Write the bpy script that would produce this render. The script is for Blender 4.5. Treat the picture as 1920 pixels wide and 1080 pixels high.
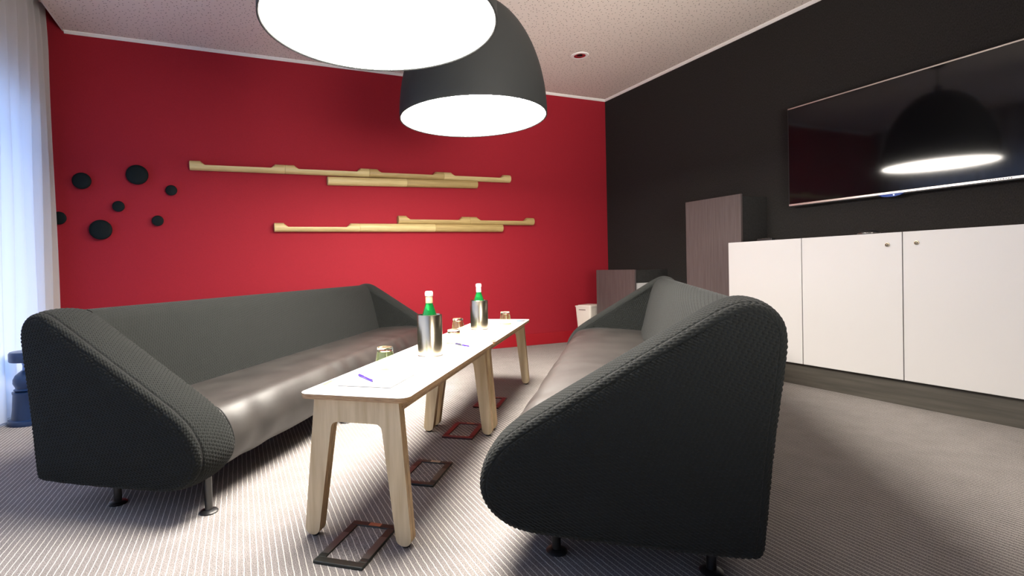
import bpy, bmesh, math, random
import numpy as np
from mathutils import Vector, Matrix

random.seed(7)
rng = np.random.default_rng(7)
for o in list(bpy.data.objects):
    bpy.data.objects.remove(o)
S = bpy.context.scene
COL = S.collection
R = math.radians

# ------------------------------------------------------------------ camera
cam_d = bpy.data.cameras.new('camera')
cam_d.sensor_fit = 'HORIZONTAL'
cam_d.sensor_width = 36.0
cam_d.lens = 982.116 / 1920 * 36
cam_d.shift_x = (960 - 865.803) / 1920
cam_d.shift_y = (517.165 - 540) / 1920
cam_d.clip_start = 0.02
cam = bpy.data.objects.new('camera', cam_d)
COL.objects.link(cam)
_yaw, _pit, _rol = 0.4021, -0.0135, -0.0236
_fw = Vector((math.sin(_yaw) * math.cos(_pit), math.cos(_yaw) * math.cos(_pit), math.sin(_pit)))
_r = Vector((math.cos(_yaw), -math.sin(_yaw), 0))
_u = _r.cross(_fw)
_r2 = math.cos(_rol) * _r + math.sin(_rol) * _u
_u2 = -math.sin(_rol) * _r + math.cos(_rol) * _u
m = Matrix((_r2, _u2, -_fw)).transposed().to_4x4()
m.translation = Vector((0, 0, 0.85))
cam.matrix_world = m
S.camera = cam

# ------------------------------------------------------------------ world, exposure
LAMP_STRENGTH = 70.0
LAMP_COLOR = (1.0, 0.925, 0.83, 1)
SKY_STRENGTH = 4.6
w = bpy.data.worlds.new('sky')
S.world = w
w.use_nodes = True
bgn = w.node_tree.nodes['Background']
bgn.inputs[0].default_value = (0.36, 0.57, 1.0, 1)
bgn.inputs[1].default_value = SKY_STRENGTH
# added fill light behind the camera, brightens the ceiling and the ambient
fl = bpy.data.lights.new('bounce_fill', 'AREA')
fl.shape = 'SQUARE'
fl.size = 1.6
fl.energy = 66.0
fl.spread = math.radians(85)
fl.color = (1.0, 0.93, 0.86)
flo = bpy.data.objects.new('bounce_fill', fl)
flo.location = (1.3, -0.9, 1.25)
flo.rotation_euler = (Vector((1.8, 2.6, 2.765)) - Vector(flo.location)).to_track_quat('-Z', 'Y').to_euler()
COL.objects.link(flo)
S.view_settings.view_transform = 'Standard'
S.view_settings.look = 'None'
S.view_settings.gamma = 1
S.view_settings.use_curve_mapping = False
S.view_settings.exposure = 0.0
try:
    S.cycles.use_denoising = True
    S.cycles.max_bounces = 10
    S.cycles.diffuse_bounces = 6
    S.cycles.glossy_bounces = 4
    S.cycles.transparent_max_bounces = 12
    S.cycles.sample_clamp_indirect = 8.0
    S.cycles.caustics_reflective = False
    S.cycles.caustics_refractive = False
except Exception:
    pass


# ------------------------------------------------------------------ materials
def mat(name, color, rough=0.6, metal=0.0, spec=0.5, **kw):
    mt = bpy.data.materials.new(name)
    mt.use_nodes = True
    b = mt.node_tree.nodes['Principled BSDF']
    c = tuple(color) + (1,) if len(color) == 3 else color
    b.inputs['Base Color'].default_value = c
    b.inputs['Roughness'].default_value = rough
    b.inputs['Metallic'].default_value = metal
    b.inputs['Specular IOR Level'].default_value = spec
    for k, v in kw.items():
        b.inputs[k.replace('_', ' ')].default_value = v
    return mt


def nodes(mt):
    nt = mt.node_tree
    return nt, nt.nodes, nt.links, nt.nodes['Principled BSDF']


def add(nt, kind, **kw):
    n = nt.nodes.new(kind)
    for k, v in kw.items():
        setattr(n, k, v)
    return n


def noise_color(mt, c1, c2, scale=20, detail=6, stretch=(1, 1, 1), bump=0.0, bdist=0.002, coords='Object', lo=0.35, hi=0.65):
    nt, N, L, b = nodes(mt)
    tc = add(nt, 'ShaderNodeTexCoord')
    mp = add(nt, 'ShaderNodeMapping')
    mp.inputs['Scale'].default_value = stretch
    L.new(tc.outputs[coords], mp.inputs['Vector'])
    nz = add(nt, 'ShaderNodeTexNoise')
    nz.inputs['Scale'].default_value = scale
    nz.inputs['Detail'].default_value = detail
    L.new(mp.outputs[0], nz.inputs['Vector'])
    cr = add(nt, 'ShaderNodeValToRGB')
    cr.color_ramp.elements[0].position = lo
    cr.color_ramp.elements[1].position = hi
    cr.color_ramp.elements[0].color = tuple(c1) + (1,)
    cr.color_ramp.elements[1].color = tuple(c2) + (1,)
    L.new(nz.outputs['Fac'], cr.inputs[0])
    L.new(cr.outputs[0], b.inputs['Base Color'])
    if bump:
        bp = add(nt, 'ShaderNodeBump')
        bp.inputs['Strength'].default_value = bump
        bp.inputs['Distance'].default_value = bdist
        L.new(nz.outputs['Fac'], bp.inputs['Height'])
        L.new(bp.outputs[0], b.inputs['Normal'])
    return mt


M = {}
M['red'] = noise_color(mat('red_paint', (0.46, 0.006, 0.018), 0.75, spec=0.25), (0.285, 0.010, 0.020), (0.325, 0.012, 0.024), 240, 4, bump=0.12, bdist=0.001)
M['red_base'] = mat('red_skirting_paint', (0.33, 0.008, 0.016), 0.45, spec=0.4)
M['dark_wall'] = noise_color(mat('charcoal_wallcovering', (0.02, 0.018, 0.016), 0.85, spec=0.2), (0.013, 0.012, 0.011), (0.026, 0.023, 0.021), 300, 3, (1, 1, 0.3), bump=0.25, bdist=0.001)
M['white_paint'] = mat('white_paint', (0.78, 0.76, 0.73), 0.6)
M['grey_wall'] = mat('pale_wall_paint', (0.22, 0.21, 0.20), 0.8)
M['trim'] = mat('white_trim_paint', (0.9, 0.88, 0.84), 0.55)
M['cab_white'] = mat('white_laminate', (0.545, 0.535, 0.53), 0.45, spec=0.4)
M['cab_dark'] = noise_color(mat('dark_laminate', (0.03, 0.03, 0.03), 0.5), (0.022, 0.022, 0.021), (0.034, 0.033, 0.032), 60, 4, (1, 0.08, 1))
M['plinth'] = noise_color(mat('grey_brown_plinth', (0.06, 0.055, 0.045), 0.45), (0.05, 0.046, 0.038), (0.075, 0.068, 0.056), 50, 5, (1, 0.06, 1))
M['veneer'] = noise_color(mat('grey_brown_veneer', (0.07, 0.055, 0.055), 0.5), (0.075, 0.058, 0.056), (0.10, 0.08, 0.078), 90, 4, (1, 1, 0.04))
M['black'] = mat('black_plastic', (0.012, 0.012, 0.013), 0.4)
M['matte_black'] = mat('black_stained_wood', (0.003, 0.007, 0.0075), 0.6, spec=0.15)
M['gap_shade'] = mat('gap_shade_black', (0.004, 0.004, 0.004), 0.9)  # stands in for the shade inside the door gaps
M['chrome'] = mat('chrome', (0.8, 0.78, 0.75), 0.15, 1.0)
M['lock_metal'] = mat('warm_lock_metal', (0.62, 0.50, 0.32), 0.25, 1.0)
M['steel'] = mat('brushed_steel', (0.56, 0.48, 0.35), 0.24, 1.0, Anisotropic=0.3)
M['dark_steel'] = mat('dark_steel_tube', (0.08, 0.08, 0.08), 0.3, 1.0)
M['silver_trim'] = mat('silver_bezel', (0.75, 0.68, 0.64), 0.3, 0.9)
M['screen'] = mat('glossy_black_screen', (0.004, 0.004, 0.005), 0.06, 0.0, 0.5)
M['lamp_shell'] = mat('anthracite_lamp_shell', (0.024, 0.026, 0.026), 0.6, 0.0, 0.2)
M['cord'] = mat('black_cord', (0.015, 0.015, 0.015), 0.6)
M['paper'] = mat('white_paper', (0.85, 0.85, 0.84), 0.8)
M['edge_shade'] = mat('grey_edge_shade', (0.10, 0.10, 0.10), 0.8)  # shaded side of the notepads, given as a grey colour
M['table_white'] = mat('white_table_laminate', (0.82, 0.81, 0.79), 0.4)
M['pen'] = mat('purple_blue_pen_plastic', (0.06, 0.02, 0.35), 0.3)
M['cap'] = mat('white_bottle_cap', (0.8, 0.8, 0.78), 0.35)
M['collar'] = mat('beige_bottle_collar', (0.6, 0.45, 0.25), 0.4)
M['orange_tab'] = mat('copper_orange_tab', (0.42, 0.14, 0.07), 0.4)
M['beige_tab'] = mat('beige_tab', (0.5, 0.38, 0.25), 0.4)
M['floor_box'] = mat('dark_floor_box_metal', (0.015, 0.019, 0.016), 0.4, 0.1)
M['floor_box_reflect'] = mat('floor_box_red_reflection', (0.06, 0.014, 0.012), 0.35, 0.2)  # reflection of the red wall put into the frame colour
M['hinge'] = mat('grey_floor_box_hinge', (0.12, 0.12, 0.11), 0.35, 0.5)
M['bin'] = mat('off_white_bin_plastic', (0.72, 0.68, 0.6), 0.4)
M['bin_dark'] = mat('bin_slot_brown', (0.10, 0.05, 0.04), 0.5)
M['navy'] = mat('dark_navy_lacquer', (0.007, 0.022, 0.07), 0.3)
M['navy_clear'] = mat('pale_blue_neck', (0.12, 0.2, 0.42), 0.3)
M['frame_grey'] = mat('window_frame_grey', (0.5, 0.5, 0.5), 0.5)
M['ply_edge'] = noise_color(mat('plywood_edge', (0.4, 0.24, 0.11), 0.55), (0.26, 0.14, 0.06), (0.5, 0.32, 0.16), 30, 3, (1, 1, 26))
M['frame_edge'] = noise_color(mat('laminated_frame_edge', (0.4, 0.26, 0.12), 0.55), (0.30, 0.18, 0.08), (0.50, 0.34, 0.17), 12, 4, (2, 26, 2))
M['birch'] = noise_color(mat('pale_birch', (0.55, 0.40, 0.24), 0.5), (0.49, 0.37, 0.21), (0.64, 0.51, 0.32), 7, 6, (6, 6, 0.5))
M['bamboo'] = noise_color(mat('pale_bamboo', (0.55, 0.36, 0.14), 0.45), (0.50, 0.39, 0.17), (0.62, 0.50, 0.24), 9, 5, (0.5, 8, 8))
M['bamboo_tan'] = noise_color(mat('tan_bamboo', (0.45, 0.28, 0.11), 0.45), (0.36, 0.255, 0.10), (0.46, 0.34, 0.14), 9, 5, (0.5, 8, 8))
M['crack'] = mat('dark_crack', (0.05, 0.03, 0.01), 0.8)
M['decal_pink'] = mat('salmon_print', (0.30, 0.12, 0.08), 0.5)
M['decal_blue'] = mat('light_blue_print', (0.06, 0.18, 0.32), 0.5)
M['decal_yellow'] = mat('yellow_print', (0.30, 0.18, 0.015), 0.5)
M['decal_dark'] = mat('dark_print', (0.06, 0.04, 0.04), 0.5)
M['piping'] = mat('charcoal_piping', (0.007, 0.0075, 0.0075), 0.9)
M['fabric'] = noise_color(mat('charcoal_woven_fabric', (0.045, 0.05, 0.046), 0.9, spec=0.1), (0.010, 0.011, 0.0105), (0.017, 0.0188, 0.0175), 900, 3, bump=0.3, bdist=0.0008)
M['fabric'].node_tree.nodes['Principled BSDF'].inputs['Sheen Weight'].default_value = 0.06
M['leather'] = noise_color(mat('taupe_grey_leather', (0.10, 0.082, 0.07), 0.46, spec=0.55), (0.021, 0.019, 0.0178), (0.035, 0.032, 0.0295), 6, 8, bump=0.12, bdist=0.006)


def emission_mat(name, color, strength):
    mt = bpy.data.materials.new(name)
    mt.use_nodes = True
    nt = mt.node_tree
    nt.nodes.clear()
    e = nt.nodes.new('ShaderNodeEmission')
    e.inputs[0].default_value = color
    e.inputs[1].default_value = strength
    o = nt.nodes.new('ShaderNodeOutputMaterial')
    nt.links.new(e.outputs[0], o.inputs[0])
    return mt


M['lamp_glow'] = emission_mat('opal_lamp_diffuser', LAMP_COLOR, LAMP_STRENGTH)
M['led'] = emission_mat('white_standby_led', (0.8, 0.9, 1, 1), 6.0)


def glass_mat(name, color, rough=0.0, ior=1.45):
    mt = bpy.data.materials.new(name)
    mt.use_nodes = True
    nt = mt.node_tree
    nt.nodes.clear()
    g = nt.nodes.new('ShaderNodeBsdfGlass')
    g.inputs['Color'].default_value = color
    g.inputs['Roughness'].default_value = rough
    g.inputs['IOR'].default_value = ior
    o = nt.nodes.new('ShaderNodeOutputMaterial')
    nt.links.new(g.outputs[0], o.inputs[0])
    return mt


M['solid_glass'] = glass_mat('solid_glass_base', (0.94, 0.96, 0.88, 1))
M['green_glass'] = mat('green_bottle_glass', (0.01, 0.22, 0.045), 0.04, 0.0, 0.6, Transmission_Weight=0.6)
M['bump_blue'] = mat('blue_translucent_plastic', (0.02, 0.06, 0.3), 0.15)


def pane_mat(name='window_glass', tint=(1, 1, 1, 1)):
    mt = bpy.data.materials.new(name)
    mt.use_nodes = True
    nt = mt.node_tree
    nt.nodes.clear()
    t = nt.nodes.new('ShaderNodeBsdfTransparent')
    t.inputs[0].default_value = tint
    g = nt.nodes.new('ShaderNodeBsdfGlossy')
    g.inputs['Roughness'].default_value = 0.02
    x = nt.nodes.new('ShaderNodeMixShader')
    lw = nt.nodes.new('ShaderNodeLayerWeight')
    lw.inputs['Blend'].default_value = 0.5
    pw = nt.nodes.new('ShaderNodeMath')
    pw.operation = 'POWER'
    pw.inputs[1].default_value = 4.0
    nt.links.new(lw.outputs['Facing'], pw.inputs[0])
    f = nt.nodes.new('ShaderNodeMath')
    f.operation = 'MULTIPLY_ADD'
    f.inputs[1].default_value = 0.7
    f.inputs[2].default_value = 0.05
    nt.links.new(pw.outputs[0], f.inputs[0])
    o = nt.nodes.new('ShaderNodeOutputMaterial')
    nt.links.new(f.outputs[0], x.inputs[0])
    nt.links.new(t.outputs[0], x.inputs[1])
    nt.links.new(g.outputs[0], x.inputs[2])
    nt.links.new(x.outputs[0], o.inputs[0])
    return mt


M['pane'] = pane_mat()
M['glass'] = pane_mat('clear_tumbler_glass', (0.90, 0.95, 0.80, 1))


def curtain_mat():
    mt = bpy.data.materials.new('white_sheer_curtain')
    mt.use_nodes = True
    nt = mt.node_tree
    nt.nodes.clear()
    d = nt.nodes.new('ShaderNodeBsdfDiffuse')
    d.inputs[0].default_value = (0.72, 0.70, 0.68, 1)
    t = nt.nodes.new('ShaderNodeBsdfTranslucent')
    t.inputs[0].default_value = (0.75, 0.78, 0.85, 1)
    x = nt.nodes.new('ShaderNodeMixShader')
    x.inputs[0].default_value = 0.42
    o = nt.nodes.new('ShaderNodeOutputMaterial')
    nt.links.new(d.outputs[0], x.inputs[1])
    nt.links.new(t.outputs[0], x.inputs[2])
    nt.links.new(x.outputs[0], o.inputs[0])
    return mt


M['curtain'] = curtain_mat()


def math_node(nt, op, a, b=None, c=None):
    n = nt.nodes.new('ShaderNodeMath')
    n.operation = op
    for i, v in enumerate((a, b, c)):
        if v is None:
            continue
        if isinstance(v, (int, float)):
            n.inputs[i].default_value = v
        else:
            nt.links.new(v, n.inputs[i])
    return n.outputs[0]


def carpet_mat():
    mt = mat('striped_carpet', (0.2, 0.19, 0.18), 0.95, spec=0.1)
    nt, N, L, b = nodes(mt)
    g = add(nt, 'ShaderNodeNewGeometry')
    nz2 = add(nt, 'ShaderNodeTexNoise')
    nz2.inputs['Scale'].default_value = 30
    L.new(g.outputs['Position'], nz2.inputs['Vector'])
    sp = add(nt, 'ShaderNodeSeparateXYZ')
    L.new(g.outputs['Position'], sp.inputs[0])
    wob = math_node(nt, 'MULTIPLY', math_node(nt, 'SUBTRACT', nz2.outputs['Fac'], 0.5), 0.004)
    x = math_node(nt, 'ADD', sp.outputs['X'], wob)
    fr = math_node(nt, 'FRACT', math_node(nt, 'DIVIDE', x, 0.0186))
    d = math_node(nt, 'ABSOLUTE', math_node(nt, 'SUBTRACT', fr, 0.5))
    line = add(nt, 'ShaderNodeMapRange')
    line.inputs['From Min'].default_value = 0.088
    line.inputs['From Max'].default_value = 0.045
    L.new(d, line.inputs['Value'])
    nz = add(nt, 'ShaderNodeTexNoise')
    nz.inputs['Scale'].default_value = 330
    nz.inputs['Detail'].default_value = 2
    L.new(g.outputs['Position'], nz.inputs['Vector'])
    cr = add(nt, 'ShaderNodeValToRGB')
    cr.color_ramp.elements[0].position = 0.36
    cr.color_ramp.elements[1].position = 0.64
    cr.color_ramp.elements[0].color = (0.145, 0.131, 0.129, 1)
    cr.color_ramp.elements[1].color = (0.37, 0.345, 0.332, 1)
    L.new(nz.outputs['Fac'], cr.inputs[0])
    big = add(nt, 'ShaderNodeTexNoise')
    big.inputs['Scale'].default_value = 9
    big.inputs['Detail'].default_value = 3
    L.new(g.outputs['Position'], big.inputs['Vector'])
    mx0 = add(nt, 'ShaderNodeMix', data_type='RGBA', blend_type='MULTIPLY')
    mx0.inputs[0].default_value = 0.35
    L.new(cr.outputs[0], mx0.inputs[6])
    L.new(big.outputs['Fac'], mx0.inputs[7])
    mx = add(nt, 'ShaderNodeMix', data_type='RGBA')
    mx.inputs[7].default_value = (0.60, 0.57, 0.52, 1)
    L.new(line.outputs[0], mx.inputs[0])
    L.new(mx0.outputs[2], mx.inputs[6])
    L.new(mx.outputs[2], b.inputs['Base Color'])
    bp = add(nt, 'ShaderNodeBump')
    bp.inputs['Strength'].default_value = 0.5
    bp.inputs['Distance'].default_value = 0.003
    L.new(math_node(nt, 'SUBTRACT', nz.outputs['Fac'], math_node(nt, 'MULTIPLY', line.outputs[0], 0.5)), bp.inputs['Height'])
    L.new(bp.outputs[0], b.inputs['Normal'])
    return mt


M['carpet'] = carpet_mat()


def ceiling_mat():
    mt = mat('perforated_acoustic_plaster', (0.6, 0.53, 0.48), 0.85, spec=0.2)
    nt, N, L, b = nodes(mt)
    g = add(nt, 'ShaderNodeNewGeometry')
    v = add(nt, 'ShaderNodeTexVoronoi', voronoi_dimensions='2D')
    v.inputs['Scale'].default_value = 27
    L.new(g.outputs['Position'], v.inputs['Vector'])
    r = add(nt, 'ShaderNodeMapRange')
    r.inputs['From Min'].default_value = 0.085
    r.inputs['From Max'].default_value = 0.13
    L.new(v.outputs['Distance'], r.inputs['Value'])
    mx = add(nt, 'ShaderNodeMix', data_type='RGBA')
    mx.inputs[6].default_value = (0.27, 0.225, 0.19, 1)
    mx.inputs[7].default_value = (0.80, 0.73, 0.66, 1)
    L.new(r.outputs[0], mx.inputs[0])
    L.new(mx.outputs[2], b.inputs['Base Color'])
    bp = add(nt, 'ShaderNodeBump')
    bp.inputs['Strength'].default_value = 0.6
    bp.inputs['Distance'].default_value = 0.004
    L.new(r.outputs[0], bp.inputs['Height'])
    L.new(bp.outputs[0], b.inputs['Normal'])
    return mt


M['ceiling'] = ceiling_mat()


# ------------------------------------------------------------------ mesh helpers
def link(o, parent=None, label=None, cat=None, group=None, kind=None):
    COL.objects.link(o)
    if parent is not None:
        o.parent = parent
    if label:
        o['label'] = label
    if cat:
        o['category'] = cat
    if group:
        o['group'] = group
    if kind:
        o['kind'] = kind
    return o


def empty(name, loc, label, cat, group=None, rotz=0.0):
    o = bpy.data.objects.new(name, None)
    o.empty_display_size = 0.05
    o.location = loc
    o.rotation_euler = (0, 0, rotz)
    return link(o, None, label, cat, group)


def mesh_obj(name, bm, mats, parent=None, smooth=False, **kw):
    me = bpy.data.meshes.new(name)
    bm.normal_update()
    bm.to_mesh(me)
    bm.free()
    if not isinstance(mats, (list, tuple)):
        mats = [mats]
    for mt in mats:
        me.materials.append(mt)
    if smooth:
        me.shade_smooth()
    return link(bpy.data.objects.new(name, me), parent, **kw)


def box(bm, x0, x1, y0, y1, z0, z1, bev=0.0, mi=0):
    vs = [bm.verts.new(p) for p in ((x0, y0, z0), (x1, y0, z0), (x1, y1, z0), (x0, y1, z0), (x0, y0, z1), (x1, y0, z1), (x1, y1, z1), (x0, y1, z1))]
    fs = [bm.faces.new([vs[i] for i in f]) for f in ((0, 3, 2, 1), (4, 5, 6, 7), (0, 1, 5, 4), (1, 2, 6, 5), (2, 3, 7, 6), (3, 0, 4, 7))]
    for f in fs:
        f.material_index = mi
    if bev:
        es = {e for f in fs for e in f.edges}
        r = bmesh.ops.bevel(bm, geom=list(es), offset=bev, segments=2, affect='EDGES', profile=0.5)
        for f in r['faces']:
            f.material_index = mi
    return bm


def BM():
    return bmesh.new()


def boxobj(name, x0, x1, y0, y1, z0, z1, mt, parent=None, bev=0.0, **kw):
    return mesh_obj(name, box(BM(), x0, x1, y0, y1, z0, z1, bev), mt, parent, **kw)


def lathe(bm, prof, seg=48, center=(0, 0, 0), closed=False, mi=0):
    """prof: list of (r, z); closed joins last to first."""
    rings = []
    for r, z in prof:
        if r < 1e-6:
            rings.append([bm.verts.new((center[0], center[1], center[2] + z))])
        else:
            rings.append([bm.verts.new((center[0] + r * math.cos(2 * math.pi * i / seg), center[1] + r * math.sin(2 * math.pi * i / seg), center[2] + z)) for i in range(seg)])
    n = len(rings)
    for a in range(n if closed else n - 1):
        A, B = rings[a], rings[(a + 1) % n]
        for i in range(seg):
            j = (i + 1) % seg
            if len(A) == 1 and len(B) == 1:
                continue
            if len(A) == 1:
                f = bm.faces.new((A[0], B[j], B[i]))
            elif len(B) == 1:
                f = bm.faces.new((A[i], A[j], B[0]))
            else:
                f = bm.faces.new((A[i], A[j], B[j], B[i]))
            f.material_index = mi
    bmesh.ops.recalc_face_normals(bm, faces=bm.faces)
    return bm


def autosmooth(o, ang=40):
    me = o.data
    me.shade_smooth()
    try:
        me.set_sharp_from_angle(angle=R(ang))
    except Exception:
        pass
    return o


def prism(bm, pts, axis_fn, t0, t1, mi=0):
    """extrude polygon pts (a,b) from t0 to t1; axis_fn(a,b,t)->xyz"""
    A = [bm.verts.new(axis_fn(a, b, t0)) for a, b in pts]
    B = [bm.verts.new(axis_fn(a, b, t1)) for a, b in pts]
    n = len(pts)
    fs = [bm.faces.new(A), bm.faces.new(B[::-1])]
    for i in range(n):
        j = (i + 1) % n
        fs.append(bm.faces.new((A[i], B[i], B[j], A[j])))
    for f in fs:
        f.material_index = mi
    bmesh.ops.recalc_face_normals(bm, faces=bm.faces)
    return fs


def round_poly(pts, rad, seg=6):
    """round the corners of a polygon; rad may be per corner"""
    out = []
    n = len(pts)
    for i in range(n):
        r = rad[i] if isinstance(rad, (list, tuple)) else rad
        p = np.array(pts[i], float)
        a = np.array(pts[i - 1], float) - p
        b = np.array(pts[(i + 1) % n], float) - p
        if r <= 0:
            out.append(tuple(p))
            continue
        la, lb = np.linalg.norm(a), np.linalg.norm(b)
        a /= la
        b /= lb
        ang = math.acos(max(-1, min(1, a @ b)))
        d = min(r / math.tan(ang / 2), la * 0.49, lb * 0.49)
        rr = d * math.tan(ang / 2)
        bis = (a + b) / np.linalg.norm(a + b)
        c = p + bis * (rr / math.sin(ang / 2))
        s = p + a * d - c
        e = p + b * d - c
        a0, a1 = math.atan2(s[1], s[0]), math.atan2(e[1], e[0])
        da = (a1 - a0 + math.pi) % (2 * math.pi) - math.pi
        for k in range(seg + 1):
            t = a0 + da * k / seg
            out.append((c[0] + rr * math.cos(t), c[1] + rr * math.sin(t)))
    return out


def np_mesh(name, V, F, mt, parent=None, smooth=True, **kw):
    me = bpy.data.meshes.new(name)
    V = np.asarray(V, np.float32)
    F = np.asarray(F, np.int32)
    me.vertices.add(len(V))
    me.vertices.foreach_set('co', V.ravel())
    me.loops.add(F.size)
    me.loops.foreach_set('vertex_index', F.ravel())
    me.polygons.add(len(F))
    me.polygons.foreach_set('loop_start', np.arange(0, F.size, 4, dtype=np.int32))
    me.polygons.foreach_set('use_smooth', np.full(len(F), smooth, dtype=bool))
    me.update(calc_edges=True)
    me.validate()
    for x in (mt if isinstance(mt, (list, tuple)) else [mt]):
        me.materials.append(x)
    return link(bpy.data.objects.new(name, me), parent, **kw)


def grid_faces(n, mm, off=0, wrap_m=False):
    i, j = np.meshgrid(np.arange(n - 1), np.arange(mm if wrap_m else mm - 1), indexing='ij')
    j2 = (j + 1) % mm
    return np.stack([off + i * mm + j, off + (i + 1) * mm + j, off + (i + 1) * mm + j2, off + i * mm + j2], -1).reshape(-1, 4)


def tube(bm, pts, rad, seg=8, closed=False, mi=0):
    pts = [Vector(p) for p in pts]
    n = len(pts)
    rings = []
    prev = None
    for i, p in enumerate(pts):
        a = pts[i - 1] if (i > 0 or closed) else pts[0]
        b = pts[(i + 1) % n] if (i < n - 1 or closed) else pts[-1]
        t = (b - a).normalized()
        if prev is None:
            up = Vector((0, 0, 1)) if abs(t.z) < 0.9 else Vector((1, 0, 0))
            s = t.cross(up).normalized()
        else:
            s = (prev - t * prev.dot(t)).normalized()
        prev = s
        q = t.cross(s)
        rings.append([bm.verts.new(p + rad * (math.cos(2 * math.pi * k / seg) * s + math.sin(2 * math.pi * k / seg) * q)) for k in range(seg)])
    for i in range(n if closed else n - 1):
        A, B = rings[i], rings[(i + 1) % n]
        for k in range(seg):
            f = bm.faces.new((A[k], A[(k + 1) % seg], B[(k + 1) % seg], B[k]))
            f.material_index = mi
    if not closed:
        bm.faces.new(rings[0][::-1]).material_index = mi
        bm.faces.new(rings[-1]).material_index = mi
    bmesh.ops.recalc_face_normals(bm, faces=bm.faces)
    return bm


def copy_tree(o, parent=None):
    c = o.copy()
    COL.objects.link(c)
    c.parent = parent
    for ch in list(o.children):
        copy_tree(ch, c)
    return c


# ------------------------------------------------------------------ room shell
XR, YF, HC = 3.957, 4.944, 2.765       # right wall, far wall, ceiling
XL, YN = -1.46, -2.3                   # left wall, near wall
XS = -1.194                            # ceiling edge above the curtain recess
HT = 2.95
WY0, WY1, WZ0, WZ1 = -1.7, 4.62, 0.06, 2.12   # window opening in the left wall
boxobj('floor', XL - 0.2, XR + 0.2, YN - 0.2, YF + 0.2, -0.1, 0, M['carpet'], kind='structure')
boxobj('ceiling', XS, XR + 0.15, YN - 0.15, YF + 0.15, HC, HC + 0.05, M['ceiling'], kind='structure')
boxobj('trim_3', XL - 0.15, XR + 0.15, YN - 0.15, YF + 0.15, HT, HT + 0.1, M['white_paint'], kind='structure')
boxobj('trim_4', XS - 0.012, XS, YN, YF, HC - 0.004, HT, M['white_paint'], kind='structure')
boxobj('wall_far', XL - 0.15, XR + 0.15, YF, YF + 0.15, 0, HT, M['red'], kind='structure')
boxobj('wall_right', XR, XR + 0.15, YN, YF, 0, HT, M['dark_wall'], kind='structure')
boxobj('wall_near', XL, XR, YN - 0.15, YN, 0, HT, M['grey_wall'], kind='structure')
bm = BM()
box(bm, XL - 0.15, XL, YN, WY0, 0, HT)
box(bm, XL - 0.15, XL, WY1, YF, 0, HT)
box(bm, XL - 0.15, XL, WY0, WY1, 0, WZ0)
box(bm, XL - 0.15, XL, WY0, WY1, WZ1, HT)
mesh_obj('wall_left', bm, M['grey_wall'], kind='structure')
# skirting on the red wall, small white edge trims under the ceiling
boxobj('baseboard_far', XL, XR, YF - 0.014, YF, 0, 0.125, M['red_base'], bev=0.004, kind='structure')
bm = BM()
prism(bm, [(0, 0), (-0.022, 0), (-0.022, -0.006), (-0.006, -0.022), (0, -0.022)], lambda a, b, t: (t, YF + a, HC + b), XS, XR)
mesh_obj('trim_1', bm, M['trim'], kind='structure')
bm = BM()
prism(bm, [(0, 0), (-0.022, 0), (-0.022, -0.006), (-0.006, -0.022), (0, -0.022)], lambda a, b, t: (XR + a, t, HC + b), YN, YF)
mesh_obj('trim_2', bm, M['trim'], kind='structure')
# window
wf = bpy.data.objects.new('window_1', None)
wf.location = (XL, (WY0 + WY1) / 2, WZ0)
link(wf, kind='structure')
wf['label'] = 'wide window behind the white curtain on the left wall'


def local(o, parent):
    """keep world placement of o under parent (parent has only a location or z rotation)"""
    bpy.context.view_layer.update()
    o.parent = parent
    o.matrix_parent_inverse = parent.matrix_world.inverted()
    return o


fx0, fx1 = XL - 0.11, XL - 0.05
nb = 5
bm = BM()
box(bm, fx0, fx1, WY0, WY1, WZ0, WZ0 + 0.06)
box(bm, fx0, fx1, WY0, WY1, WZ1 - 0.06, WZ1)
for k in range(nb + 1):
    yc = WY0 + (WY1 - WY0) * k / nb
    ya, yb = max(WY0, yc - 0.03), min(WY1, yc + 0.03)
    box(bm, fx0, fx1, ya, yb, WZ0 + 0.06, WZ1 - 0.06)
local(mesh_obj('window_frame', bm, M['frame_grey']), wf)
for k in range(nb):
    ya = WY0 + (WY1 - WY0) * k / nb + 0.03
    yb = WY0 + (WY1 - WY0) * (k + 1) / nb - 0.03
    local(boxobj('window_pane', XL - 0.085, XL - 0.079, ya, yb, WZ0 + 0.06, WZ1 - 0.06, M['pane']), wf)

# curtain with its track
cur = empty('curtain', (-1.31, 2.0, 0.0), 'floor-length white sheer curtain hanging in folds along the window wall', 'curtain')
y0c, y1c = -1.9, 4.865
ny = 1500
yy = np.linspace(y0c, y1c, ny)
zz = np.linspace(0.012, 2.91, 26)
ph = 2 * np.pi * yy / 0.16 + 0.9 * np.sin(yy * 5.1) + 0.6 * np.sin(yy * 2.3 + 1)
fold = np.sign(np.sin(ph)) * np.abs(np.sin(ph)) ** 0.8
V = []
for z in zz:
    amp = 0.046 + 0.008 * np.sin(yy * 3 + z * 0.7)
    k = 1.0 - 0.35 * max(0, (z - 2.6) / 0.3)
    V.append(np.stack([-1.31 + amp * k * fold + 0.006 * np.sin(z * 2.2 + yy * 9), yy + 0.012 * np.sin(2 * ph), np.full(ny, z)], -1))
V = np.concatenate(V)
local(np_mesh('curtain_fabric', V, grid_faces(len(zz), ny), M['curtain']), cur)
local(boxobj('curtain_track', -1.33, -1.29, y0c, y1c, 2.91, HT, M['white_paint']), cur)

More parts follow.
